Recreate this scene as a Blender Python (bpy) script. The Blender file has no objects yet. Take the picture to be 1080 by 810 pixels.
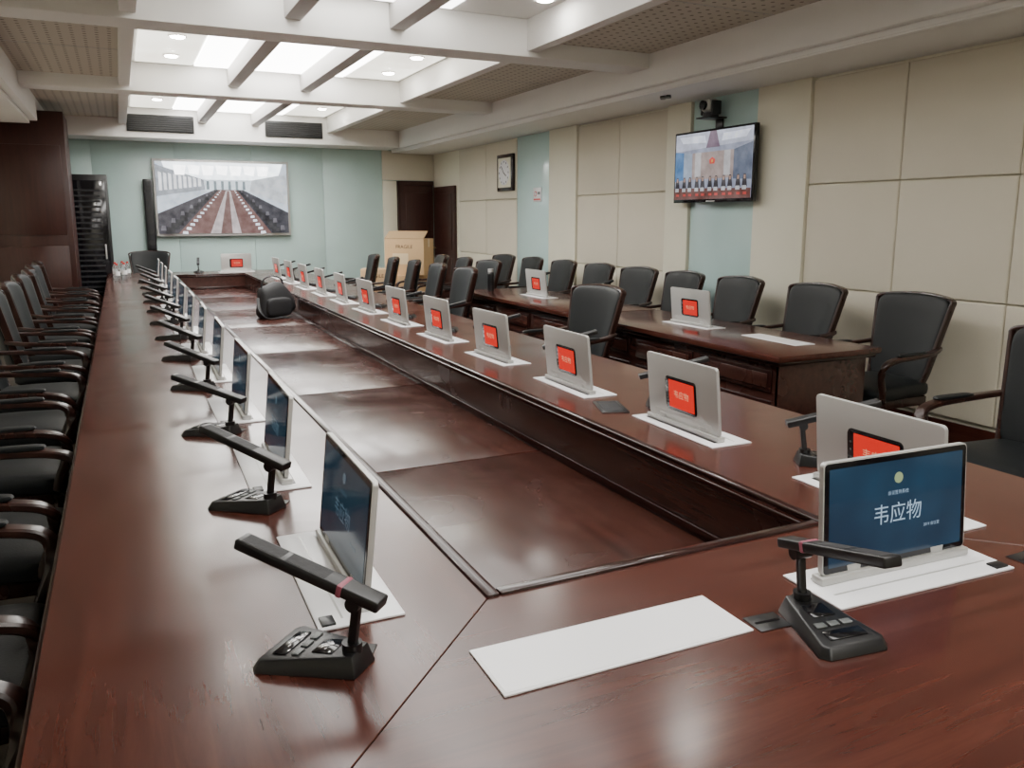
import bpy, bmesh, math, random
from mathutils import Vector, Matrix
random.seed(4)
sc = bpy.context.scene
COL = sc.collection

# ------------------------------------------------------------------ materials
def new_mat(name):
    m = bpy.data.materials.new(name); m.use_nodes = True
    nt = m.node_tree
    return m, nt, nt.nodes["Principled BSDF"]

def simple(name, col, rough=0.5, metal=0.0, bump=0.0, bscale=200, coat=0.0, var=0.0, spec=0.5):
    m, nt, p = new_mat(name)
    p.inputs["Base Color"].default_value = (*col, 1)
    p.inputs["Roughness"].default_value = rough
    p.inputs["Metallic"].default_value = metal
    p.inputs["Coat Weight"].default_value = coat
    p.inputs["Specular IOR Level"].default_value = spec
    tc = nt.nodes.new("ShaderNodeTexCoord")
    if bump > 0:
        n = nt.nodes.new("ShaderNodeTexNoise"); n.inputs["Scale"].default_value = bscale
        n.inputs["Detail"].default_value = 3
        b = nt.nodes.new("ShaderNodeBump"); b.inputs["Strength"].default_value = bump
        b.inputs["Distance"].default_value = 0.002
        nt.links.new(tc.outputs["Object"], n.inputs["Vector"])
        nt.links.new(n.outputs["Fac"], b.inputs["Height"])
        nt.links.new(b.outputs["Normal"], p.inputs["Normal"])
    if var > 0:
        n = nt.nodes.new("ShaderNodeTexNoise"); n.inputs["Scale"].default_value = 1.3
        n.inputs["Detail"].default_value = 4
        nt.links.new(tc.outputs["Object"], n.inputs["Vector"])
        r = nt.nodes.new("ShaderNodeValToRGB")
        r.color_ramp.elements[0].position = 0.3; r.color_ramp.elements[1].position = 0.7
        r.color_ramp.elements[0].color = (*[c * (1 - var) for c in col], 1)
        r.color_ramp.elements[1].color = (*[min(1, c * (1 + var)) for c in col], 1)
        nt.links.new(n.outputs["Fac"], r.inputs["Fac"])
        nt.links.new(r.outputs["Color"], p.inputs["Base Color"])
    return m

def emit(name, col, s, base=(0.02, 0.02, 0.02), rough=0.15, grain=0.0, gscale=25):
    m, nt, p = new_mat(name)
    p.inputs["Base Color"].default_value = (*base, 1)
    p.inputs["Roughness"].default_value = rough
    p.inputs["Emission Color"].default_value = (*col, 1)
    p.inputs["Emission Strength"].default_value = s
    if grain > 0:
        tc = nt.nodes.new("ShaderNodeTexCoord")
        n = nt.nodes.new("ShaderNodeTexNoise"); n.inputs["Scale"].default_value = gscale
        n.inputs["Detail"].default_value = 5
        nt.links.new(tc.outputs["Object"], n.inputs["Vector"])
        r = nt.nodes.new("ShaderNodeValToRGB")
        r.color_ramp.elements[0].position = 0.32; r.color_ramp.elements[1].position = 0.68
        r.color_ramp.elements[0].color = (*[c * (1 - grain) for c in col], 1)
        r.color_ramp.elements[1].color = (*[min(1, c + grain * .25) for c in col], 1)
        nt.links.new(n.outputs["Fac"], r.inputs["Fac"])
        nt.links.new(r.outputs["Color"], p.inputs["Emission Color"])
    return m

def wood(name, c1, c2, along='Y', rough=0.22, spec=0.5, lo=.8, hi=1.3):
    m, nt, p = new_mat(name)
    tc = nt.nodes.new("ShaderNodeTexCoord")
    mp = nt.nodes.new("ShaderNodeMapping")
    s = {'Y': (9, 0.7, 9), 'X': (0.7, 9, 9), 'Z': (9, 9, 0.7)}[along]
    mp.inputs["Scale"].default_value = s
    nt.links.new(tc.outputs["Object"], mp.inputs["Vector"])
    n = nt.nodes.new("ShaderNodeTexNoise"); n.inputs["Scale"].default_value = 3.0
    n.inputs["Detail"].default_value = 8; n.inputs["Roughness"].default_value = 0.65
    n.inputs["Distortion"].default_value = 0.6
    nt.links.new(mp.outputs["Vector"], n.inputs["Vector"])
    r = nt.nodes.new("ShaderNodeValToRGB")
    r.color_ramp.elements[0].position = 0.3; r.color_ramp.elements[1].position = 0.72
    r.color_ramp.elements[0].color = (*c1, 1); r.color_ramp.elements[1].color = (*c2, 1)
    nt.links.new(n.outputs["Fac"], r.inputs["Fac"])
    nt.links.new(r.outputs["Color"], p.inputs["Base Color"])
    n2 = nt.nodes.new("ShaderNodeTexNoise"); n2.inputs["Scale"].default_value = 2.6
    n2.inputs["Detail"].default_value = 7; n2.inputs["Distortion"].default_value = 0.8
    nt.links.new(tc.outputs["Object"], n2.inputs["Vector"])
    mr = nt.nodes.new("ShaderNodeMapRange")
    mr.inputs["From Min"].default_value = 0.3; mr.inputs["From Max"].default_value = 0.7
    mr.inputs["To Min"].default_value = rough * lo; mr.inputs["To Max"].default_value = rough * hi
    nt.links.new(n2.outputs["Fac"], mr.inputs["Value"])
    nt.links.new(mr.outputs["Result"], p.inputs["Roughness"])
    p.inputs["Specular IOR Level"].default_value = spec
    return m

def perforated(name):
    m, nt, p = new_mat(name)
    tc = nt.nodes.new("ShaderNodeTexCoord")
    sc_ = nt.nodes.new("ShaderNodeVectorMath"); sc_.operation = 'SCALE'; sc_.inputs["Scale"].default_value = 12
    fr = nt.nodes.new("ShaderNodeVectorMath"); fr.operation = 'FRACTION'
    nt.links.new(tc.outputs["Object"], sc_.inputs[0]); nt.links.new(sc_.outputs[0], fr.inputs[0])
    sp = nt.nodes.new("ShaderNodeSeparateXYZ"); nt.links.new(fr.outputs[0], sp.inputs[0])
    cb = nt.nodes.new("ShaderNodeCombineXYZ")
    nt.links.new(sp.outputs["X"], cb.inputs["X"]); nt.links.new(sp.outputs["Y"], cb.inputs["Y"])
    d = nt.nodes.new("ShaderNodeVectorMath"); d.operation = 'DISTANCE'; d.inputs[1].default_value = (0.5, 0.5, 0)
    nt.links.new(cb.outputs[0], d.inputs[0])
    lt = nt.nodes.new("ShaderNodeMath"); lt.operation = 'LESS_THAN'; lt.inputs[1].default_value = 0.17
    nt.links.new(d.outputs["Value"], lt.inputs[0])
    mx = nt.nodes.new("ShaderNodeMix"); mx.data_type = 'RGBA'
    mx.inputs["A"].default_value = (0.56, 0.51, 0.43, 1); mx.inputs["B"].default_value = (0.20, 0.17, 0.13, 1)
    nt.links.new(lt.outputs[0], mx.inputs["Factor"])
    nt.links.new(mx.outputs["Result"], p.inputs["Base Color"])
    p.inputs["Roughness"].default_value = 0.7
    return m

def screen_mat(name, ca, cb_, s):
    m, nt, p = new_mat(name)
    tc = nt.nodes.new("ShaderNodeTexCoord")
    n = nt.nodes.new("ShaderNodeTexNoise"); n.inputs["Scale"].default_value = 5
    n.inputs["Detail"].default_value = 2
    nt.links.new(tc.outputs["Object"], n.inputs["Vector"])
    r = nt.nodes.new("ShaderNodeValToRGB")
    r.color_ramp.elements[0].position = 0.3; r.color_ramp.elements[1].position = 0.75
    r.color_ramp.elements[0].color = (*ca, 1); r.color_ramp.elements[1].color = (*cb_, 1)
    nt.links.new(n.outputs["Fac"], r.inputs["Fac"])
    nt.links.new(r.outputs["Color"], p.inputs["Emission Color"])
    p.inputs["Emission Strength"].default_value = s
    p.inputs["Base Color"].default_value = (0.01, 0.015, 0.02, 1)
    p.inputs["Roughness"].default_value = 0.12
    return m

M = {}
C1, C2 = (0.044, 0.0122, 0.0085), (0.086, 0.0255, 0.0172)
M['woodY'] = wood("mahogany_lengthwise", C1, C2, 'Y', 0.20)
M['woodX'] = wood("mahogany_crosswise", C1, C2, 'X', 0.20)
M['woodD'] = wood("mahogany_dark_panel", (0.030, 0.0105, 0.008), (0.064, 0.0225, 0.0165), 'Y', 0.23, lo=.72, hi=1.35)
M['woodZ'] = wood("mahogany_vertical", (0.030, 0.009, 0.007), (0.056, 0.017, 0.012), 'Z', 0.35)
M['trimw'] = wood("mahogany_moulding", (0.012, 0.004, 0.0035), (0.034, 0.010, 0.008), 'Y', 0.16)
M['chairwood'] = wood("chair_wood", (0.014, 0.006, 0.005), (0.045, 0.016, 0.011), 'Z', 0.28)
M['leather'] = simple("black_leather", (0.0105, 0.0125, 0.0135), 0.48, bump=0.35, bscale=160, spec=.32)
M['silver'] = simple("brushed_silver", (0.52, 0.52, 0.505), 0.35, 0.35)
M['plate'] = simple("white_lid", (0.90, 0.90, 0.92), 0.25, 0.0)
M['black'] = simple("black_plastic", (0.008, 0.008, 0.009), 0.34)
M['blackgloss'] = simple("black_gloss", (0.006, 0.006, 0.008), 0.08)
M['grey'] = simple("grey_button", (0.12, 0.13, 0.13), 0.4)
M['seam'] = simple("dark_seam", (0.01, 0.005, 0.004), 0.6)
M['screen'] = screen_mat("blue_display", (0.006, 0.024, 0.056), (0.018, 0.078, 0.150), .72)
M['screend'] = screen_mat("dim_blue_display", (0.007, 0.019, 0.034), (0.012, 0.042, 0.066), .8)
M['red'] = emit("red_display", (0.80, 0.020, 0.010), 1.0)
M['textw'] = emit("display_text", (0.55, 0.75, 0.95), 0.75)
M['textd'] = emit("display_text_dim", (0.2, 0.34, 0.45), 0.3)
M['logo'] = emit("display_logo", (0.55, 0.70, 0.35), 0.6)
M['textr'] = emit("red_display_text", (1.0, 0.45, 0.25), .9)
M['pink'] = simple("pink_tape", (0.30, 0.07, 0.11), 0.5)
M['cream'] = simple("cream_fabric_panel", (0.70, 0.65, 0.53), 0.85, bump=0.3, bscale=400, var=0.03)
M['creamlight'] = simple("cream_paint", (0.79, 0.76, 0.62), 0.6, var=0.03)
M['teal'] = simple("teal_glass_cladding", (0.52, 0.70, 0.69), 0.16, var=0.05, coat=0.4)
M['tealwall'] = simple("teal_wall_cladding", (0.49, 0.65, 0.63), 0.33, var=0.06)
M['white'] = simple("white_ceiling_paint", (0.84, 0.83, 0.80), 0.7, var=0.02)
M['offwhite'] = simple("grey_paint", (0.50, 0.485, 0.47), 0.7)  # plain grey for the slats and board joints
M['perf'] = perforated("perforated_board")
M['carpet'] = simple("carpet", (0.10, 0.085, 0.07), 0.95, bump=0.6, bscale=120, var=0.2)
M['lum'] = emit("luminous_panel", (1.0, 0.98, 0.94), 13, (0.8, 0.8, 0.8), 0.5)
M['lumn'] = emit("luminous_panel_dimmed", (1.0, 0.98, 0.94), 7.8, (0.8, 0.8, 0.8), 0.5)
M['ceilglow'] = emit("lit_ceiling_glow", (1.0, 0.92, 0.78), 2.6, (0.8, 0.8, 0.8), 0.5, grain=.25, gscale=2)  # brightly lit ceiling imitated by a weak warm glow, not a lamp
M['spot'] = emit("downlight_lamp", (1.0, 0.96, 0.89), 190, (0.8, 0.8, 0.8), 0.5)
M['card'] = simple("cardboard", (0.60, 0.40, 0.22), 0.85, bump=0.2, bscale=60, var=0.08)
M['cardd'] = simple("cardboard_inside", (0.42, 0.28, 0.15), 0.9)
M['tape'] = simple("parcel_tape", (0.70, 0.56, 0.36), 0.3)
M['rubber'] = simple("bag_fabric", (0.012, 0.012, 0.014), 0.65, bump=0.5, bscale=90)
M['vent'] = simple("vent_black", (0.012, 0.012, 0.012), 0.6)
M['brass'] = simple("door_handle_metal", (0.6, 0.5, 0.3), 0.3, 0.9)
M['redp'] = simple("red_plastic", (0.6, 0.03, 0.02), 0.4)
mm, nt, p = new_mat("clear_plastic")
p.inputs["Transmission Weight"].default_value = 0.9; p.inputs["Roughness"].default_value = 0.08
p.inputs["IOR"].default_value = 1.3; p.inputs["Base Color"].default_value = (0.9, 0.95, 0.97, 1)
M['clear'] = mm

# ------------------------------------------------------------------ mesh builder
class B:
    def __init__(s):
        s.bm = bmesh.new(); s.mats = []
    def mi(s, k):
        if k not in s.mats: s.mats.append(k)
        return s.mats.index(k)
    def merge(s, b, k, Mx=None):
        if Mx is not None: bmesh.ops.transform(b, matrix=Mx, verts=b.verts)
        bmesh.ops.recalc_face_normals(b, faces=b.faces)
        i = s.mi(k)
        for f in b.faces: f.material_index = i; f.smooth = True
        me = bpy.data.meshes.new("t"); b.to_mesh(me); b.free()
        s.bm.from_mesh(me); bpy.data.meshes.remove(me)
    def box(s, x0, x1, y0, y1, z0, z1, k, bev=0.0, Mx=None, seg=2):
        b = bmesh.new(); bmesh.ops.create_cube(b, size=1)
        for v in b.verts:
            v.co = Vector(((x0 + x1) / 2 + v.co.x * (x1 - x0), (y0 + y1) / 2 + v.co.y * (y1 - y0), (z0 + z1) / 2 + v.co.z * (z1 - z0)))
        if bev > 0: bmesh.ops.bevel(b, geom=list(b.edges), offset=bev, segments=seg, affect='EDGES', profile=0.5)
        s.merge(b, k, Mx)
    def cyl(s, c, r, h, k, axis='Z', seg=24, r2=None, bev=0, Mx=None):
        b = bmesh.new()
        bmesh.ops.create_cone(b, cap_ends=True, segments=seg, radius1=r, radius2=r if r2 is None else r2, depth=h)
        R = Matrix.Identity(4)
        if axis == 'X': R = Matrix.Rotation(math.pi / 2, 4, 'Y')
        if axis == 'Y': R = Matrix.Rotation(math.pi / 2, 4, 'X')
        bmesh.ops.transform(b, matrix=Matrix.Translation(c) @ R, verts=b.verts)
        s.merge(b, k, Mx)
    def prism(s, pts, z0, z1, k, bev=0.0, Mx=None, top=None, seg=2):
        b = bmesh.new()
        lo = [b.verts.new((p_[0], p_[1], z0)) for p_ in pts]
        tp = top or pts
        hi = [b.verts.new((p_[0], p_[1], z1 if len(p_) < 3 else p_[2])) for p_ in tp]
        n = len(pts)
        b.faces.new(lo[::-1]); b.faces.new(hi)
        for i in range(n): b.faces.new((lo[i], lo[(i + 1) % n], hi[(i + 1) % n], hi[i]))
        if bev > 0: bmesh.ops.bevel(b, geom=list(b.edges), offset=bev, segments=seg, affect='EDGES', profile=0.5)
        s.merge(b, k, Mx)
    def poly(s, pts, k):
        b = bmesh.new(); b.faces.new([b.verts.new(q) for q in pts])
        i = s.mi(k)
        for f in b.faces: f.material_index = i
        me = bpy.data.meshes.new("t"); b.to_mesh(me); b.free(); s.bm.from_mesh(me); bpy.data.meshes.remove(me)
    def pillow(s, c, size, e, k, deform=None, nu=36, nv=18):
        b = bmesh.new()
        def sp(v, e_): return math.copysign(abs(v) ** e_, v)
        rows = []
        for j in range(1, nv):
            eta = -math.pi / 2 + math.pi * j / nv
            row = []
            for i in range(nu):
                w = 2 * math.pi * i / nu + 0.001
                x = sp(math.cos(eta), e[0]) * sp(math.cos(w), e[1]) * size[0] / 2
                y = sp(math.cos(eta), e[0]) * sp(math.sin(w), e[1]) * size[1] / 2
                z = sp(math.sin(eta), e[0]) * size[2] / 2
                row.append(b.verts.new((x, y, z)))
            rows.append(row)
        lo = b.verts.new((0, 0, -size[2] / 2)); hi = b.verts.new((0, 0, size[2] / 2))
        for j in range(len(rows) - 1):
            for i in range(nu):
                b.faces.new((rows[j][i], rows[j][(i + 1) % nu], rows[j + 1][(i + 1) % nu], rows[j + 1][i]))
        for i in range(nu):
            b.faces.new((lo, rows[0][(i + 1) % nu], rows[0][i])); b.faces.new((hi, rows[-1][i], rows[-1][(i + 1) % nu]))
        for v in b.verts:
            q = v.co + Vector(c)
            v.co = Vector(deform(q)) if deform else q
        s.merge(b, k)
    def sweep(s, path, sizes, k, ref=(0, 0, 1), sub=5, n=10, Mx=None):
        P = [Vector(q) for q in path]
        if not isinstance(sizes, list): sizes = [sizes] * len(P)
        pts, sz = [], []
        for i in range(len(P) - 1):
            p0 = P[max(i - 1, 0)]; p1 = P[i]; p2 = P[i + 1]; p3 = P[min(i + 2, len(P) - 1)]
            for t in [q / sub for q in range(sub)]:
                pts.append(0.5 * ((2 * p1) + (-p0 + p2) * t + (2 * p0 - 5 * p1 + 4 * p2 - p3) * t * t + (-p0 + 3 * p1 - 3 * p2 + p3) * t ** 3))
                sz.append((sizes[i][0] * (1 - t) + sizes[i + 1][0] * t, sizes[i][1] * (1 - t) + sizes[i + 1][1] * t))
        pts.append(P[-1]); sz.append(sizes[-1])
        b = bmesh.new(); rings = []; ref = Vector(ref)
        for i, q in enumerate(pts):
            t = (pts[min(i + 1, len(pts) - 1)] - pts[max(i - 1, 0)]).normalized()
            sd = t.cross(ref)
            if sd.length < 0.05: sd = t.cross(Vector((0, 1, 0.01)))
            sd.normalize(); up = sd.cross(t)
            ring = []
            for a in range(n):
                an = 2 * math.pi * (a + 0.5) / n
                ca, sa = math.cos(an), math.sin(an)
                ring.append(b.verts.new(q + sd * math.copysign(abs(ca) ** 0.6, ca) * sz[i][0] / 2 + up * math.copysign(abs(sa) ** 0.6, sa) * sz[i][1] / 2))
            rings.append(ring)
        for i in range(len(rings) - 1):
            for a in range(n):
                b.faces.new((rings[i][a], rings[i][(a + 1) % n], rings[i + 1][(a + 1) % n], rings[i + 1][a]))
        b.faces.new(rings[0][::-1]); b.faces.new(rings[-1])
        s.merge(b, k, Mx)
    def text(s, body, size, k, Mx):
        cu = bpy.data.curves.new("txt", 'FONT'); cu.body = body; cu.size = size
        cu.align_x = 'CENTER'; cu.align_y = 'CENTER'
        o = bpy.data.objects.new("txt", cu); COL.objects.link(o)
        bpy.context.view_layer.update()
        me = o.evaluated_get(bpy.context.evaluated_depsgraph_get()).to_mesh()
        b = bmesh.new(); b.from_mesh(me); bmesh.ops.transform(b, matrix=Mx, verts=b.verts)
        i = s.mi(k)
        for f in b.faces: f.material_index = i
        m2 = bpy.data.meshes.new("t"); b.to_mesh(m2); b.free(); s.bm.from_mesh(m2); bpy.data.meshes.remove(m2)
        bpy.data.objects.remove(o); bpy.data.curves.remove(cu)
    def mesh(s, name):
        me = bpy.data.meshes.new(name); s.bm.to_mesh(me); s.bm.free()
        for k in s.mats: me.materials.append(M[k])
        try: me.set_sharp_from_angle(angle=math.radians(35))
        except Exception: pass
        return me
    def obj(s, name, loc=(0, 0, 0), rz=0):
        return place(name, s.mesh(name), loc, rz)

def place(name, me, loc, rz=0):
    o = bpy.data.objects.new(name, me); o.location = loc; o.rotation_euler = (0, 0, math.radians(rz))
    COL.objects.link(o); return o

# ------------------------------------------------------------------ room shell
XL, XR, YN, YF = -1.40, 4.95, -2.8, 13.4
b = B(); b.box(XL - .2, XR + .2, YN - .2, YF + .2, -0.1, 0, 'carpet'); b.obj("floor")
b = B(); b.box(XL - .2, XR + .2, YN - .2, YF + .2, 3.02, 3.15, 'white'); b.obj("ceiling")
b = B(); b.box(XL - .15, XL, YN, YF, 0, 3.02, 'creamlight')
for y in (0.5, 3.3, 6.1, 8.9): b.box(XL, XL + .04, y, y + .5, 0.1, 2.5, 'white', 0.005)
b.obj("wall_left")
b = B(); b.box(XL - .15, XR + .15, YN - .15, YN, 0, 3.02, 'creamlight'); b.obj("wall_near")
b = B(); b.box(XR, XR + .15, YN, YF, 0, 3.02, 'creamlight')
segs = []
y = 4.84
while y > YN + .3:
    segs.append((y - .84, y)); y -= .84
segs += [(6.67, 7.55), (7.55, 8.43), (10.07, 11.1), (11.1, 12.15)]
for (a, c) in segs:
    for (z0, z1) in ((.18, .97), (.97, 1.76), (1.76, 2.55)):
        b.box(XR - .035, XR + .01, a + .003, c - .003, z0 + .003, z1 - .003, 'cream', 0.012, seg=3)
for (a, c) in ((4.84, 5.42), (6.31, 6.67), (8.43, 9.1)):
    b.box(XR - .06, XR + .01, a, c, 0, 2.57, 'creamlight', 0.004)
for (a, c) in ((5.42, 6.31), (9.1, 10.07)):
    b.box(XR - .03, XR + .01, a + .01, c - .01, 0.1, 2.57, 'teal', 0.003)
b.obj("wall_right")
b = B(); b.box(XR - .05, XR - .03, YN, 4.84, 0, .16, 'woodY', 0.004); b.obj("baseboard_right")
b = B(); b.box(XL - .15, XR + .15, YF, YF + .15, 0, 3.02, 'tealwall')
x = XL
while x < 4.0:
    x2 = min(x + 1.11, 4.03)
    b.box(x + .002, x2 - .002, YF - .02, YF + .01, .1, 2.61, 'tealwall', 0.003); x = x2
b.box(4.03, 4.95, YF - .03, YF + .01, 2.13, 2.61, 'cream', 0.01)
b.box(4.03, 4.27, YF - .05, YF + .01, 0, 2.12, 'creamlight', 0.006)
b.obj("wall_back")

# ceiling
b = B(); b.box(4.2, XR, YN, YF, 2.57, 3.02, 'white', 0.0)
b.box(4.12, 4.2, YN, 12.7, 2.60, 3.02, 'white', 0.01)
b.box(4.2, 4.26, YN, 12.7, 2.555, 2.57, 'white', 0.004)
b.obj("ceiling_soffit_right")
b = B(); b.box(XL, -.83, YN, 11.0, 2.57, 3.02, 'white', 0.0); b.box(-.83, -.75, YN, 11.0, 2.60, 3.02, 'white', .01)
b.box(XL, -.75, 11.0, 12.7, 2.745, 3.02, 'white', .0)
b.obj("ceiling_soffit_left")
b = B(); b.box(XL, 4.12, 12.7, YF, 2.61, 3.02, 'white', 0.0); b.obj("ceiling_soffit_back")
beams = [(-.5, -.2), (2.7, 3.0), (5.9, 6.2), (9.1, 9.4)]
for i, (a, c) in enumerate(beams):
    b = B(); b.box(-.75, 4.12, a, c, 2.74, 3.02, 'white', 0.008); b.obj("ceiling_beam")
bays = [(YN, -.5), (-.2, 2.7), (3.0, 5.9), (6.2, 9.1), (9.4, 12.7)]
for i, (a, c) in enumerate(bays):
    L_ = 'lum' if i >= 3 else 'lumn'
    for (x0, x1) in ((-.75, .12), (3.05, 4.12)):
        b = B(); b.box(x0, x1, a, c, 2.86, 2.90, 'perf')
        yy = (a + c) / 2
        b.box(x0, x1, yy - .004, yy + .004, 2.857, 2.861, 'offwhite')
        b.obj("ceiling_perforated_board")
    b = B()
    for xc in (.15, 3.02): b.box(xc - .05, xc + .05, a, c, 2.78, 3.02, 'white', .006)
    b.obj("ceiling_coffer_edge")
    b = B()
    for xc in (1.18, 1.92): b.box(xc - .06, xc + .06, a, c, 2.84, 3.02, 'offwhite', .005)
    b.obj("ceiling_slat")
    b = B()
    m_ = .10
    b.box(.80, 1.12, a + m_, c - m_, 3.0, 3.03, L_); b.box(1.24, 1.86, a + m_, c - m_, 3.0, 3.03, L_); b.box(1.98, 2.30, a + m_, c - m_, 3.0, 3.03, L_)
    if i >= 3:
        b.box(.26, .78, a + m_, c - m_, 3.005, 3.03, 'ceilglow'); b.box(2.32, 2.92, a + m_, c - m_, 3.005, 3.03, 'ceilglow')  # glowing strips stand in for lit ceiling around the downlights
    b.obj("ceiling_light_panel")
for (x_, y_) in [(.56, 7.6), (.56, 8.5), (2.66, 7.6), (2.66, 8.5), (.56, 11.6), (2.66, 11.6), (2.82, 3.45), (.5, 3.5), (2.78, 5.25), (.5, 5.25), (2.66, 1.2), (.5, 1.2), (2.66, -1.5), (.5, -1.5), (.56, 10), (2.66, 10)]:
    b = B(); b.cyl((0, 0, 0.003), .075, .022, 'white', seg=32); b.cyl((0, 0, -.010), .052, .008, 'spot', seg=24)
    b.obj("recessed_downlight", (x_, y_, 2.998))
for x0, x1 in ((.2, 1.07), (2.06, 2.9)):
    b = B(); b.box(x0, x1, 12.67, 12.71, 2.69, 2.92, 'vent', .004)
    for q in range(7):
        z = 2.71 + q * .029
        b.box(x0 + .03, x1 - .03, 12.655, 12.675, z, z + .012, 'black')
    b.obj("air_vent")

b = B(); b.box(XL + .005, -.50, 11.2, 12.1, 0, 2.74, 'woodZ', .006)
for z in (.12, 1.3): b.box(XL + .05, -.56, 11.185, 11.2, z, z + 1.05, 'woodZ', .006)
b.obj("wood_clad_pillar")

def door_mesh(w, h):
    b = B(); b.box(0, w, -.045, 0, 0, h, 'woodZ', .004)
    for (z0, z1) in ((.12, .85), (.98, h - .12)):
        b.box(.1, w - .1, -.06, -.04, z0, z1, 'woodZ', .01)
    b.cyl((.06, -.07, 1.0), .012, .05, 'brass', 'Y'); b.box(.05, .17, -.105, -.085, .99, 1.01, 'brass', .004)
    return b
b = door_mesh(.60, 2.05); b.box(-.04, 0, -.07, 0, 0, 2.12, 'woodZ', .005); b.box(-.04, .6, -.07, 0, 2.05, 2.12, 'woodZ', .005)
b.obj("door_1", (4.32, YF - .002, 0))
b = door_mesh(.94, 2.02); b.obj("door_2", (XR - .005, 13.28, 0), -90)

# ------------------------------------------------------------------ conference table
TX0, TX1, IX0, IX1 = -.18, 2.335, .63, 1.525
TY0, TY1, IY0, IY1 = .58, 12.40, 1.40, 11.65
b = B(); g = .0012; z0, z1 = .712, .75
def ringpiece(side):
    if side == 'L': return [(TX0, TY0 + g), (IX0, IY0 + g), (IX0, IY1 - g), (TX0, TY1 - g)]
    if side == 'R': return [(TX1, TY1 - g), (IX1, IY1 - g), (IX1, IY0 + g), (TX1, TY0 + g)]
    if side == 'N': return [(TX0 + g, TY0), (TX1 - g, TY0), (IX1 - g, IY0), (IX0 + g, IY0)]
    return [(TX1 - g, TY1), (TX0 + g, TY1), (IX0 + g, IY1), (IX1 - g, IY1)]
for sd, k in (('L', 'woodY'), ('R', 'woodY'), ('N', 'woodX'), ('F', 'woodX')):
    b.prism(ringpiece(sd), z0, z1, k, .0012, seg=1)
def frame(x0, x1, y0, y1, w, za, zb, k, bev):
    b.box(x0, x0 + w, y0, y1, za, zb, k, bev); b.box(x1 - w, x1, y0, y1, za, zb, k, bev)
    b.box(x0 + w, x1 - w, y0, y0 + w, za, zb, k, bev); b.box(x0 + w, x1 - w, y1 - w, y1, za, zb, k, bev)
frame(TX0 - .012, TX1 + .012, TY0 - .012, TY1 + .012, .03, .690, .738, 'trimw', .008)
frame(IX0 - .022, IX1 + .022, IY0 - .022, IY1 + .022, .030, .742, .757, 'trimw', .006)
frame(IX0 + .006, IX1 - .006, IY0 + .006, IY1 - .006, .014, .716, .738, 'trimw', .005)
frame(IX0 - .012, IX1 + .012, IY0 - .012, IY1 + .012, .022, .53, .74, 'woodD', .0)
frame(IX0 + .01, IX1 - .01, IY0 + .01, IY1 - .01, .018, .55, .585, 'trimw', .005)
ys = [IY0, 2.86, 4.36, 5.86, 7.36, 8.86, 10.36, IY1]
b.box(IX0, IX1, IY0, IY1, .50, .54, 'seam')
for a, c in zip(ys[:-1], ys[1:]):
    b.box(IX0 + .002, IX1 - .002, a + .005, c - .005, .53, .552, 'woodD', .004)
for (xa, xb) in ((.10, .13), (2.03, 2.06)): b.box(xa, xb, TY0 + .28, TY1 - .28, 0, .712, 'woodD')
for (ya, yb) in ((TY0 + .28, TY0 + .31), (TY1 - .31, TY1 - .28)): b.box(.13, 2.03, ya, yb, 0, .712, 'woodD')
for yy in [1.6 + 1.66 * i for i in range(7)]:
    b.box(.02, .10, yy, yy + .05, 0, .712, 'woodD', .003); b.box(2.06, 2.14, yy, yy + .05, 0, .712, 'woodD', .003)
b.obj("conference_table")

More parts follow.
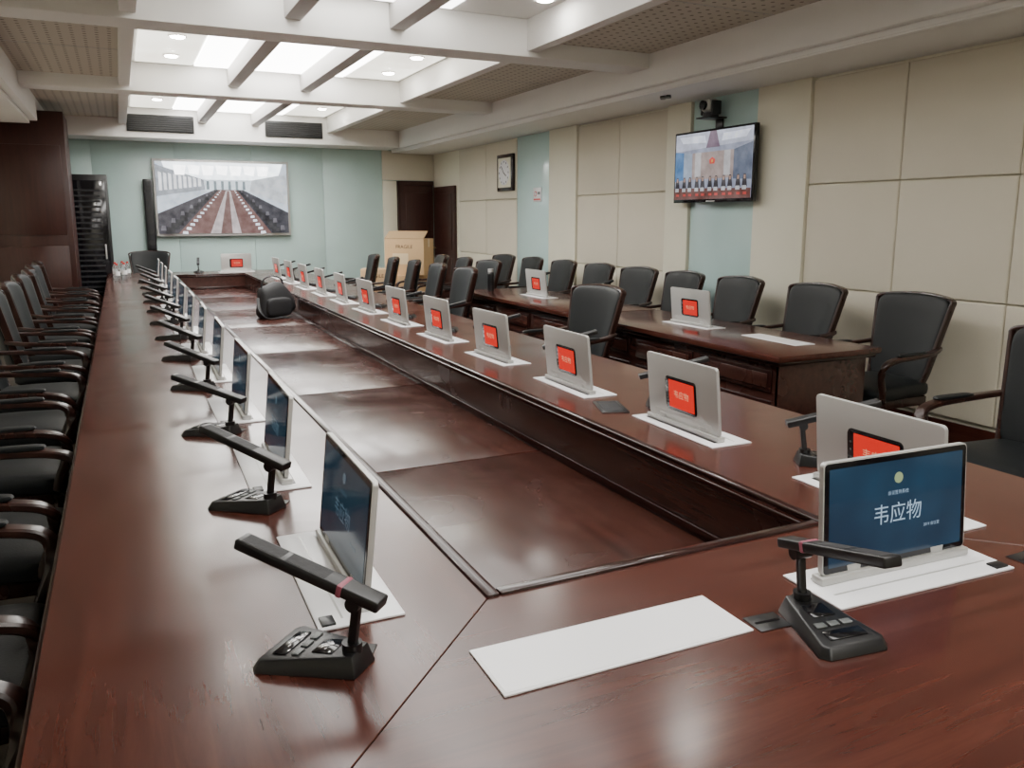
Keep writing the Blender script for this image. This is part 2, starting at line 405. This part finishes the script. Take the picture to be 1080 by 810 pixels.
# ------------------------------------------------------------------ monitor
def monitor_mesh(scr='screen', txt='textw', tilt=-6):
    b = B()
    b.box(-.245, .245, -.10, .065, 0, .005, 'plate', .002)
    b.box(-.205, .205, -.012, .026, .0045, .0065, 'black')
    b.box(-.215, .215, -.052, -.048, .0045, .0056, 'silver')
    b.box(.200, .236, -.092, -.066, .0045, .009, 'black', .001)
    b.box(-.212, .212, -.014, .018, .005, .022, 'silver', .003)
    for xx in (-.12, .12): b.box(xx - .02, xx + .02, -.006, .012, .01, .040, 'silver', .003)
    T = Matrix.Translation((0, 0, .022)) @ Matrix.Rotation(math.radians(tilt), 4, 'X')
    def rr(w, h, r, n=6):
        pts = []
        for (cx, cz, a0) in ((w / 2 - r, h - r, 0), (-w / 2 + r, h - r, 90), (-w / 2 + r, r, 180), (w / 2 - r, r, 270)):
            for i in range(n + 1):
                a = math.radians(a0 + 90 * i / n); pts.append((cx + r * math.cos(a), cz + r * math.sin(a)))
        return pts
    RX = Matrix.Rotation(math.radians(90), 4, 'X')
    b.prism(rr(.410, .238, .010), -.007, .005, 'silver', .0018, T @ RX)
    b.prism([(p_[0], p_[1] + .003) for p_ in rr(.404, .232, .008)], .004, .0062, 'blackgloss', .0005, T @ RX, seg=1)
    b.prism([(p_[0], p_[1] + .015) for p_ in rr(.380, .208, .002)], .0060, .0068, scr, 0, T @ RX)
    tz = .0072
    b.text("韦应物", .047, txt, T @ RX @ Matrix.Translation((.0, .106, tz)))
    b.text("会议签到系统", .010, txt, T @ RX @ Matrix.Translation((0, .153, tz)))
    b.text("2019 会议室", .009, txt, T @ RX @ Matrix.Translation((.10, .07, tz)))
    b.cyl((0, .185, tz), .012, .0006, 'logo' if txt == 'textw' else txt, Mx=T @ RX)
    RB = Matrix.Rotation(math.radians(180), 4, 'Z') @ RX
    b.prism([(p_[0], p_[1] + .043) for p_ in rr(.180, .124, .014)], .005, .010, 'blackgloss', .002, T @ RB)
    b.prism([(p_[0] + .006, p_[1] + .054) for p_ in rr(.148, .102, .003)], .0095, .0108, 'red', 0, T @ RB)
    b.text("韦应物", .030, 'textr', T @ RB @ Matrix.Translation((.006, .105, .0113)))
    for q in range(3): b.cyl((-.079, .085 + q * .022, .0102), .003, .001, 'grey', Mx=T @ RB, seg=12)
    b.prism([(p_[0], p_[1] + .012) for p_ in rr(.34, .02, .006)], .005, .008, 'silver', .001, T @ RB, seg=1)
    return b.mesh("conference_monitor")
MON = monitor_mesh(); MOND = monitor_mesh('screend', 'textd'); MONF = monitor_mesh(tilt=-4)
ZT = .75
ML = [1.63 + .83 * i for i in range(12)]
MR = [1.44 + .83 * i for i in range(12)]
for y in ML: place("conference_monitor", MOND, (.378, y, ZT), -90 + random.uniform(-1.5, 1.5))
for y in MR: place("conference_monitor", MON, (1.78, y, ZT), 90 + random.uniform(-2, 2))
place("conference_monitor", MONF, (1.455, 1.12, ZT), -3)
place("conference_monitor", MON, (1.46, 12.05, ZT), 180)

b = B(); b.box(-.252, .252, -.076, .076, 0, .004, 'plate', .0015); b.box(-.246, .246, -.070, .070, .0035, .0045, 'plate'); b.obj("monitor_lift_lid", (.748, 1.127, ZT), -1)

# ------------------------------------------------------------------ microphone
def mic_mesh(ring):
    b = B()
    base = [(-.035, .085), (-.075, -.085), (-.06, -.10), (.06, -.10), (.075, -.085), (.035, .085)]
    top = [(-.026, .075, .036), (-.064, -.078, .020), (-.054, -.088, .019), (.054, -.088, .019), (.064, -.078, .020), (.026, .075, .036)]
    b.prism(base, 0, .02, 'black', .003, top=top)
    TT = Matrix.Translation((0, 0, .0275)) @ Matrix.Rotation(math.radians(5.6), 4, 'X')
    b.box(-.024, .024, -.005, .035, .0005, .0025, 'blackgloss', .001, TT)
    for i in range(3):
        b.box(-.040 + i * .028, -.018 + i * .028, -.036, -.022, .0005, .0035, 'grey', .0012, TT)
    b.box(-.04, .04, -.072, -.046, -.0002, .0025, 'blackgloss', .001, TT)
    b.cyl((0, .06, .038), .017, .018, 'black')
    b.sweep([(0, .06, .04), (0, .066, .075), (0, .072, .118)], (.016, .016), 'black')
    b.cyl((0, .072, .122), .013, .036, 'black', 'X')
    TB = Matrix.Translation((0, .072, .137)) @ Matrix.Rotation(math.radians(-15), 4, 'X')
    b.box(-.019, .019, -.235, .050, -.010, .010, 'black', .004, TB, 3)
    for q in range(2): b.box(-.014, .014, -.225 + q * .09, -.145 + q * .09, .0095, .0104, 'rubber', 0, TB)
    if ring: b.box(-.0203, .0203, -.030, -.018, -.0113, .0113, 'pink', .004, TB)
    return b.mesh("table_microphone")
MIC, MICR = mic_mesh(False), mic_mesh(True)
def mic(nx, ny, dx, dy, ring=False, z=ZT):
    L = math.hypot(dx, dy); dx /= L; dy /= L
    th = math.degrees(math.atan2(dx, -dy))
    place("table_microphone", MICR if ring else MIC, (nx + .072 * dx, ny + .072 * dy, z), th)
for i, y in enumerate(ML):
    j = random.uniform(-.08, .08) if i else 0
    mic(.310, y - .390 + .002 * i, -.70 + j, .70 + j, i == 0)
for i, y in enumerate(MR): mic(1.86 + random.uniform(-.02, .02), y + .345, .85, -.48 + (random.uniform(-.2, .3) if i else 0), False)
mic(1.127, 1.07, -.13, -.99, True)
mic(.95, 12.0, .1, .99)
b = B(); b.box(-.035, .035, -.028, .028, 0, .002, 'black', .0008); b.box(-.027, .027, -.003, .003, .0015, .003, 'blackgloss'); S = b.mesh("cable_grommet")
place("cable_grommet", S, (.318, 1.285, ZT), 60); place("cable_grommet", S, (1.045, 1.062, ZT), -5)
place("cable_grommet", S, (1.775, 1.03, ZT), 0)
for y in (1.285 + .83, 1.285 + 1.66): place("cable_grommet", S, (.318, y, ZT), 55)
b = B(); b.box(-.1, .1, -.055, .055, 0, .004, 'black', .002); b.box(-.085, .085, -.04, .04, .003, .0055, 'rubber', .001); b.obj("closed_tablet", (1.73, 2.68, ZT), 70)

# ------------------------------------------------------------------ chair (front = +Y)
def chair_mesh():
    b = B()
    def backdef(q):
        x, y, z = q
        s_ = 1 + .16 * (z - .73) / .27
        return (x * s_, y + .055 * (x / .24) ** 2 - .24 - .22 * (z - .45), z + .02 * (1 - (x / .24) ** 2) * (z > .8))
    b.pillow((0, 0, .735), (.465, .08, .535), (.22, .35), 'leather', backdef, 44, 28)
    def seatdef(q):
        x, y, z = q
        return (x * (1 + .06 * y / .25), y, z - .02 * max(0, y / .25) ** 2)
    b.pillow((0, .0, .445), (.49, .50, .115), (.5, .25), 'leather', seatdef, 44, 14)
    b.box(-.225, .225, -.21, .21, .345, .405, 'chairwood', .01)
    def P(x, z, o=0):
        s_ = 1 + .16 * (z - .73) / .27
        return (x * s_, .055 * (x / .24) ** 2 - .24 - .22 * (z - .45) + o, z)
    L = [P(-.24, z) for z in (.42, .55, .7, .85, .95)]
    T = [P(-.232, .993), P(-.15, 1.012), P(0, 1.022), P(.15, 1.012), P(.232, .993)]
    R = [P(.24, z) for z in (.95, .85, .7, .55, .42)]
    legl = [(-.215, -.27, 0), (-.215, -.235, .22)]
    legr = [(.215, -.235, .22), (.215, -.27, 0)]
    path = legl + L + T + R + legr
    sizes = [(.030, .034)] * 2 + [(.024, .046)] * 5 + [(.022, .046)] * 5 + [(.024, .046)] * 5 + [(.030, .034)] * 2
    b.sweep(path, sizes, 'chairwood', ref=(0, 1, 0), sub=4)
    for s_ in (-1, 1):
        b.sweep([(s_ * .235, -.27, .70), (s_ * .275, -.16, .685), (s_ * .29, 0, .675), (s_ * .288, .15, .665), (s_ * .28, .235, .635),
                 (s_ * .262, .245, .56), (s_ * .25, .205, .44), (s_ * .245, .205, .3), (s_ * .24, .225, 0)],
                [(.035, .028), (.05, .028), (.055, .03), (.055, .03), (.05, .032), (.038, .034), (.038, .038), (.038, .038), (.028, .028)], 'chairwood', ref=(0, .01, 1), sub=5)
        b.pillow((s_ * .287, .03, .691), (.046, .24, .022), (.6, .5), 'leather', None, 20, 8)
    return b.mesh("conference_armchair")
CH = chair_mesh()
def chair(x, y, rz): place("conference_armchair", CH, (x, y, 0), rz)
for i in range(12): chair(-.49 + random.uniform(-.03, .03), 1.35 + .83 * i + random.uniform(-.04, .04), -90 + random.uniform(-5, 5))
for y in (3.55, 4.38, 5.2, 5.93, 6.62, 7.38, 8.15, 8.95, 9.75): chair(4.28, y, 90 + random.uniform(-4, 4))
chair(3.42, 2.10, 86)
chair(2.76, 4.90, 98)
for y in (7.35, 8.15, 8.95, 9.75, 10.6): chair(2.72, y, 90 + random.uniform(-12, 12))
for y in (8.5, 9.3, 10.1): chair(3.5, y, 90 + random.uniform(-10, 10))
chair(.35, 12.80, 175)

# ------------------------------------------------------------------ side desks
def desk(ya, yb, name="side_desk"):
    b = B(); x0, x1 = 3.20, 4.0
    b.box(x0, x1, ya, yb, .715, .75, 'woodY', .006)
    b.box(x0 + .02, x1 - .02, ya + .02, yb - .02, .69, .716, 'trimw', .006)
    b.box(x0 + .05, x0 + .075, ya + .05, yb - .05, 0, .70, 'woodD')
    b.box(x0 + .05, x1 - .08, ya + .04, ya + .07, 0, .70, 'woodD', .003); b.box(x0 + .05, x1 - .08, yb - .07, yb - .04, 0, .70, 'woodD', .003)
    b.box(x0 + .035, x1 - .07, ya + .03, yb - .03, 0, .08, 'trimw', .005)
    n = max(2, round((yb - ya) / .8)); w = (yb - ya - .1) / n
    for i in range(n):
        a = ya + .05 + i * w
        b.box(x0 + .035, x0 + .052, a + .04, a + w - .04, .14, .48, 'trimw', .008); b.box(x0 + .03, x0 + .045, a + .09, a + w - .09, .19, .43, 'woodD', .006)
        b.box(x0 + .035, x0 + .052, a + .04, a + w - .04, .53, .66, 'trimw', .006); b.box(x0 + .03, x0 + .045, a + .07, a + w - .07, .555, .635, 'woodD', .004)
    b.obj(name)
desk(3.28, 5.50); desk(5.53, 7.9)
place("conference_monitor", MON, (3.62, 4.58, ZT), 92); place("conference_monitor", MON, (3.62, 6.95, ZT), 90)
b = B(); b.box(-.245, .245, -.076, .076, 0, .004, 'plate', .0015); b.box(-.24, .24, -.070, .070, .0035, .0045, 'plate'); b.obj("monitor_lift_lid", (3.66, 3.78, ZT), 88)
mic(3.78, 4.95, .9, .2)
mic(3.74, 7.3, .9, .2)
mic(3.74, 6.1, .9, .2)
b = B(); b.cyl((0, 0, .09), .036, .18, 'black'); b.cyl((0, 0, .19), .036, .02, 'black', r2=.028); b.cyl((0, 0, .215), .030, .035, 'silver'); b.obj("thermos_flask", (3.45, 7.68, ZT))

# ------------------------------------------------------------------ pictures on screens
def pmat(c, s):
    key = "px_%s_%s" % (c, s)
    if key not in M: M[key] = emit("screen_colour", c, s, (0.01, 0.01, 0.01), .2, grain=.28, gscale=9)
    return key
def picture(b, fn, items):
    for i, (c, s, pts) in enumerate(items):
        b.poly([fn(px, pz, .0004 * (i + 1)) for px, pz in pts], pmat(c, s))
b = B()
W, H = 1.90, 1.06
b.box(-W / 2 - .035, W / 2 + .035, -.10, 0, -.04, H + .04, 'silver', .008)
b.box(-W / 2, W / 2, -.105, -.09, 0, H, 'blackgloss')
fn = lambda px, pz, d: (-W / 2 + px * W, -.106 - d, pz * H)
it = [((.60, .68, .78), 1.7, [(0, 0), (1, 0), (1, 1), (0, 1)]),
      ((.85, .92, 1.0), 4.0, [(.10, .74), (.92, .76), (.97, 1), (.05, 1)]),
      ((.66, .74, .80), 2.0, [(.36, .60), (.70, .60), (.72, .76), (.34, .76)]),
      ((.42, .46, .52), 1.3, [(0, .52), (.36, .62), (.35, .76), (0, .96)]),
      ((.60, .64, .68), 1.6, [(.70, .60), (1, .40), (1, .86), (.72, .76)]),
      ((.26, .13, .12), 1.0, [(.46, .62), (.60, .62), (.90, 0), (.10, 0)]),
      ((.62, .54, .55), 1.3, [(.515, .61), (.55, .61), (.62, 0), (.38, 0)]),
      ((.26, .14, .13), 1.0, [(.525, .60), (.54, .60), (.55, 0), (.46, 0)]),
      ((.07, .065, .09), .9, [(.43, .62), (.46, .62), (.14, .0), (0, .0), (0, .28)]),
      ((.06, .06, .085), .9, [(.60, .62), (.65, .62), (1, .30), (1, 0), (.86, 0)])]
for i in range(14):
    t = i / 13; y = .60 - .60 * t ** 1.3; s_ = .010 + .034 * t
    xl = .47 - .30 * t ** 1.3; xr = .59 + .22 * t ** 1.3
    for xx, sg in ((xl, 1), (xr, -1)):
        it.append(((.80, .86, .97), 2.0, [(xx, y), (xx + sg * s_ * .9, y - s_ * .2), (xx + sg * s_ * .9, y + s_ * .7), (xx + sg * s_ * .1, y + s_ * .8)]))
        it.append(((.02, .02, .03), 1.0, [(xx - sg * s_ * 2.8, y), (xx - sg * s_ * 1.2, y), (xx - sg * s_ * 1.2, y + s_ * 1.8), (xx - sg * s_ * 2.6, y + s_ * 2.2)]))
        if i % 2: it.append(((.22, .21, .25), 1.0, [(xx - sg * s_ * 3.6, y + s_), (xx - sg * s_ * 2.7, y + s_), (xx - sg * s_ * 2.8, y + s_ * 2.6), (xx - sg * s_ * 3.4, y + s_ * 2.6)]))
for i in range(7):
    x0 = .14 + i * .105
    it.append(((1, 1, 1), 6.0, [(x0, .82 + .02 * (i % 2)), (x0 + .07, .82), (x0 + .085, .95), (x0 - .01, .96)]))
for i in range(6):
    x0 = .37 + i * .055
    it.append(((.35, .45, .50), 1.0, [(x0, .62), (x0 + .02, .62), (x0 + .02, .74), (x0, .74)]))
for i in range(9):
    x0 = .02 + i * .036
    it.append(((.85, .87, .90), 2.0, [(x0, .60 + i * .008), (x0 + .022, .60 + i * .008), (x0 + .022, .84 - i * .01), (x0, .86 - i * .01)]))
picture(b, fn, it)
b.obj("led_wall_screen", (1.49, YF - .02, 1.27))
# wall TV
b = B(); W, H = 1.08, .64
b.box(-W / 2, W / 2, -.045, 0, 0, H, 'blackgloss', .006)
b.box(-W / 2 + .1, W / 2 - .1, 0, .03, .06, H - .1, 'black', .01)
b.box(-.1, .1, .03, .06, .2, .45, 'black'); b.box(-.04, .04, .055, .083, .25, .38, 'black')
b.box(-.06, .06, -.046, -.04, .005, .016, 'silver')
fn = lambda px, pz, d: (-W / 2 + .02 + px * (W - .04), -.0455 - d, .03 + pz * (H - .05))
it = [((.34, .37, .50), 1.0, [(0, 0), (1, 0), (1, 1), (0, 1)]),
      ((.50, .53, .66), 1.1, [(0, .74), (1, .80), (1, 1), (0, 1)]),
      ((.72, .76, .88), 1.3, [(.1, .86), (.42, .84), (.40, .95), (.05, .96)]),
      ((.72, .76, .88), 1.3, [(.62, .84), (.92, .86), (.97, .96), (.64, .95)]),
      ((.20, .12, .20), .9, [(.42, .76), (.60, .76), (.55, 1), (.47, 1)]),
      ((.06, .20, .46), 1.0, [(0, .28), (.12, .30), (.12, .72), (0, .74)]),
      ((.36, .44, .58), 1.0, [(.12, .30), (.24, .32), (.24, .70), (.12, .72)]),
      ((.40, .31, .29), 1.0, [(.24, .30), (.78, .30), (.78, .70), (.24, .70)]),
      ((.56, .54, .56), 1.0, [(.28, .34), (.36, .34), (.36, .70), (.28, .70)]),
      ((.56, .54, .56), 1.0, [(.66, .34), (.74, .34), (.74, .70), (.66, .70)]),
      ((.11, .14, .22), 1.0, [(.78, .28), (1, .26), (1, .78), (.78, .70)]),
      ((.70, .03, .015), 1.1, [(.48, .52), (.54, .52), (.55, .58), (.51, .62), (.47, .58)]),
      ((.75, .40, .05), 1.0, [(.50, .54), (.52, .54), (.52, .58), (.50, .58)]),
      ((.15, .05, .04), 1.0, [(0, 0), (1, 0), (1, .14), (0, .18)])]
for i in range(11):
    x0 = .01 + i * .09 + .01 * (i % 2)
    it.append(((.035, .03, .04), 1.0, [(x0, .16), (x0 + .065, .16), (x0 + .055, .27), (x0 + .045, .34), (x0 + .02, .34), (x0 + .01, .27)]))
    it.append(((.45, .28, .22), 1.0, [(x0 + .022, .27), (x0 + .043, .27), (x0 + .043, .325), (x0 + .022, .325)]))
    it.append(((.60, .60, .64), 1.0, [(x0 + .005, .12), (x0 + .055, .12), (x0 + .055, .175), (x0 + .005, .175)]))
    it.append(((.65, .05, .04), 1.0, [(x0 + .02, .05), (x0 + .06, .05), (x0 + .06, .085), (x0 + .02, .085)]))
picture(b, fn, it)
b.obj("wall_television", (XR - .115, 5.86, 1.64), -90)
b = B(); b.box(-.09, .09, -.2, 0, 0, .012, 'black', .003); b.box(-.05, .05, -.012, 0, -.08, 0, 'black', .003)
b.cyl((0, -.11, .03), .07, .04, 'black'); b.box(-.085, -.06, -.16, -.06, .03, .15, 'black', .01); b.box(.06, .085, -.16, -.06, .03, .15, 'black', .01)
b.pillow((0, -.115, .11), (.12, .15, .12), (.6, .6), 'silver'); b.cyl((0, -.195, .11), .04, .03, 'blackgloss', 'Y')
b.obj("ptz_camera", (XR - .035, 5.92, 2.37), -90)
b = B(); b.cyl((0, 0, -.008), .05, .016, 'black'); b.box(-.10, .10, -.02, .02, -.018, -.002, 'black', .004)
b.obj("ceiling_sensor", (4.48, 6.15, 2.571), 70)
b = B(); b.box(-.25, .25, -.045, 0, -.25, .25, 'trimw', .01); b.box(-.2, .2, -.05, -.03, -.2, .2, 'creamlight', .003)
b.cyl((0, -.052, 0), .17, .006, 'plate', 'Y', 40)
for q in range(12):
    a = q * math.pi / 6; b.box(.145 * math.sin(a) - .006, .145 * math.sin(a) + .006, -.058, -.054, .145 * math.cos(a) - .012, .145 * math.cos(a) + .012, 'black')
b.box(-.004, .004, -.062, -.058, 0, .12, 'black', Mx=Matrix.Rotation(math.radians(-40), 4, 'Y')); b.box(-.006, .006, -.062, -.058, 0, .09, 'black', Mx=Matrix.Rotation(math.radians(120), 4, 'Y'))
b.obj("wall_clock", (XR - .036, 10.36, 2.12), -90)
b = B(); b.box(-.11, .11, -.012, 0, -.09, .09, 'plate', .003)
b.cyl((-.04, -.014, .01), .035, .004, 'redp', 'Y'); b.cyl((-.04, -.0165, .01), .025, .002, 'plate', 'Y'); b.box(.02, .085, -.0145, -.011, .0, .035, 'grey'); b.box(-.09, .09, -.0145, -.011, -.07, -.05, 'redp')
b.obj("no_smoking_sign", (XR - .031, 9.45, 1.80), -90)

# ------------------------------------------------------------------ server rack, column speaker
b = B(); b.box(-.3, .3, -.4, .4, .04, 2.08, 'black', .008); b.box(-.27, .27, -.425, -.4, .10, 2.0, 'blackgloss', .006)
for q in range(24): b.box(-.2, .2, -.43, -.424, .2 + q * .072, .225 + q * .072, 'rubber')
b.box(.21, .23, -.45, -.425, .95, 1.15, 'silver', .004)
for q in (-.24, .24):
    for w in (-.34, .34): b.cyl((q, w, .02), .03, .04, 'black')
b.obj("server_rack", (-.40, 12.85, 0), 0)
b = B(); b.box(-.065, .065, -.12, 0, 0, 1.05, 'black', .01); b.box(-.05, .05, -.127, -.118, .03, 1.02, 'rubber', .004)
for q in range(6): b.cyl((0, -.129, .12 + q * .16), .04, .006, 'vent', 'Y')
b.obj("column_speaker", (.43, YF - .02, 1.02))

# ------------------------------------------------------------------ boxes, bag, bottles
def carton(w, d, h, flap=False):
    b = B(); b.box(-w / 2, w / 2, -d / 2, d / 2, 0, h, 'card', .006)
    b.box(-w / 2 - .001, w / 2 + .001, -.03, .03, h - .12, h + .0015, 'tape'); b.box(-w / 2, w / 2, -.002, .002, h, h + .002, 'seam')
    b.box(-w * .3, w * .1, -d / 2 - .001, -d / 2, h * .3, h * .6, 'tape')
    b.text("FRAGILE", .07, 'seam', Matrix.Translation((0, -d / 2 - .0015, h * .78)) @ Matrix.Rotation(math.radians(90), 4, 'X'))
    if flap:
        b.box(-w / 2, w / 2, 0, d * .5, 0, .006, 'cardd', 0, Matrix.Translation((0, -d / 2, h)) @ Matrix.Rotation(math.radians(28), 4, 'X'))
    return b
carton(.66, .5, .68).obj("cardboard_box", (3.86, 11.55, 0), 12)
carton(.60, .46, .52, True).obj("cardboard_box", (3.85, 11.5, .683), -38)
carton(.45, .35, .34).obj("cardboard_box", (3.30, 11.4, 0), -15)
carton(.40, .35, .44).obj("cardboard_box", (3.30, 11.4, .343), -22)
def bagd(q):
    x, y, z = q
    s_ = 1 - .35 * max(0, z - .05) / .3
    return (x * s_ + .03 * math.sin(z * 12), y * s_, z + .02 * math.sin(x * 15))
b = B(); b.pillow((0, 0, .165), (.40, .24, .33), (.6, .6), 'rubber', bagd, 32, 16)
b.pillow((0, -.11, .11), (.26, .08, .18), (.5, .5), 'rubber')
b.sweep([(-.12, 0, .28), (-.09, 0, .37), (0, 0, .40), (.09, 0, .37), (.12, 0, .28)], (.025, .012), 'rubber')
b.sweep([(-.17, -.02, .2), (-.20, -.1, .1), (-.16, -.15, .02), (-.05, -.17, .012)], (.03, .008), 'rubber')
b.obj("black_backpack", (1.29, 8.0, .553), 20)
def bottle():
    b = B(); b.cyl((0, 0, .075), .032, .15, 'clear'); b.cyl((0, 0, .17), .032, .04, 'clear', r2=.013); b.cyl((0, 0, .2), .014, .02, 'redp'); b.cyl((0, 0, .09), .0325, .05, 'plate'); return b.mesh("water_bottle")
BT = bottle()
for p_ in ((-.06, 10.9), (.02, 11.1), (-.08, 11.25), (.06, 11.4), (.0, 11.5)): place("water_bottle", BT, (*p_, ZT))
b = B(); b.sweep([(.05 * math.cos(a * .6), .04 * math.sin(a * .6), .004 + .0015 * (a % 5)) for a in range(32)], (.004, .004), 'redp', sub=2, n=6); b.box(.04, .07, -.01, .01, 0, .01, 'redp', .002)
b.obj("red_cable_coil", (2.12, 3.75, ZT))

# ------------------------------------------------------------------ world + camera
w = bpy.data.worlds.new("World"); sc.world = w; w.use_nodes = True
w.node_tree.nodes["Background"].inputs[0].default_value = (.8, .85, .9, 1); w.node_tree.nodes["Background"].inputs[1].default_value = .3
cam = bpy.data.cameras.new("camera"); co = bpy.data.objects.new("camera", cam); COL.objects.link(co)
cam.sensor_width = 36; cam.lens = 850 / 1080 * 36; cam.shift_y = -25 / 1080; cam.clip_start = .02
co.location = (0, 0, 1.5); co.rotation_euler = (math.radians(80), 0, math.radians(-25.7))
sc.camera = co
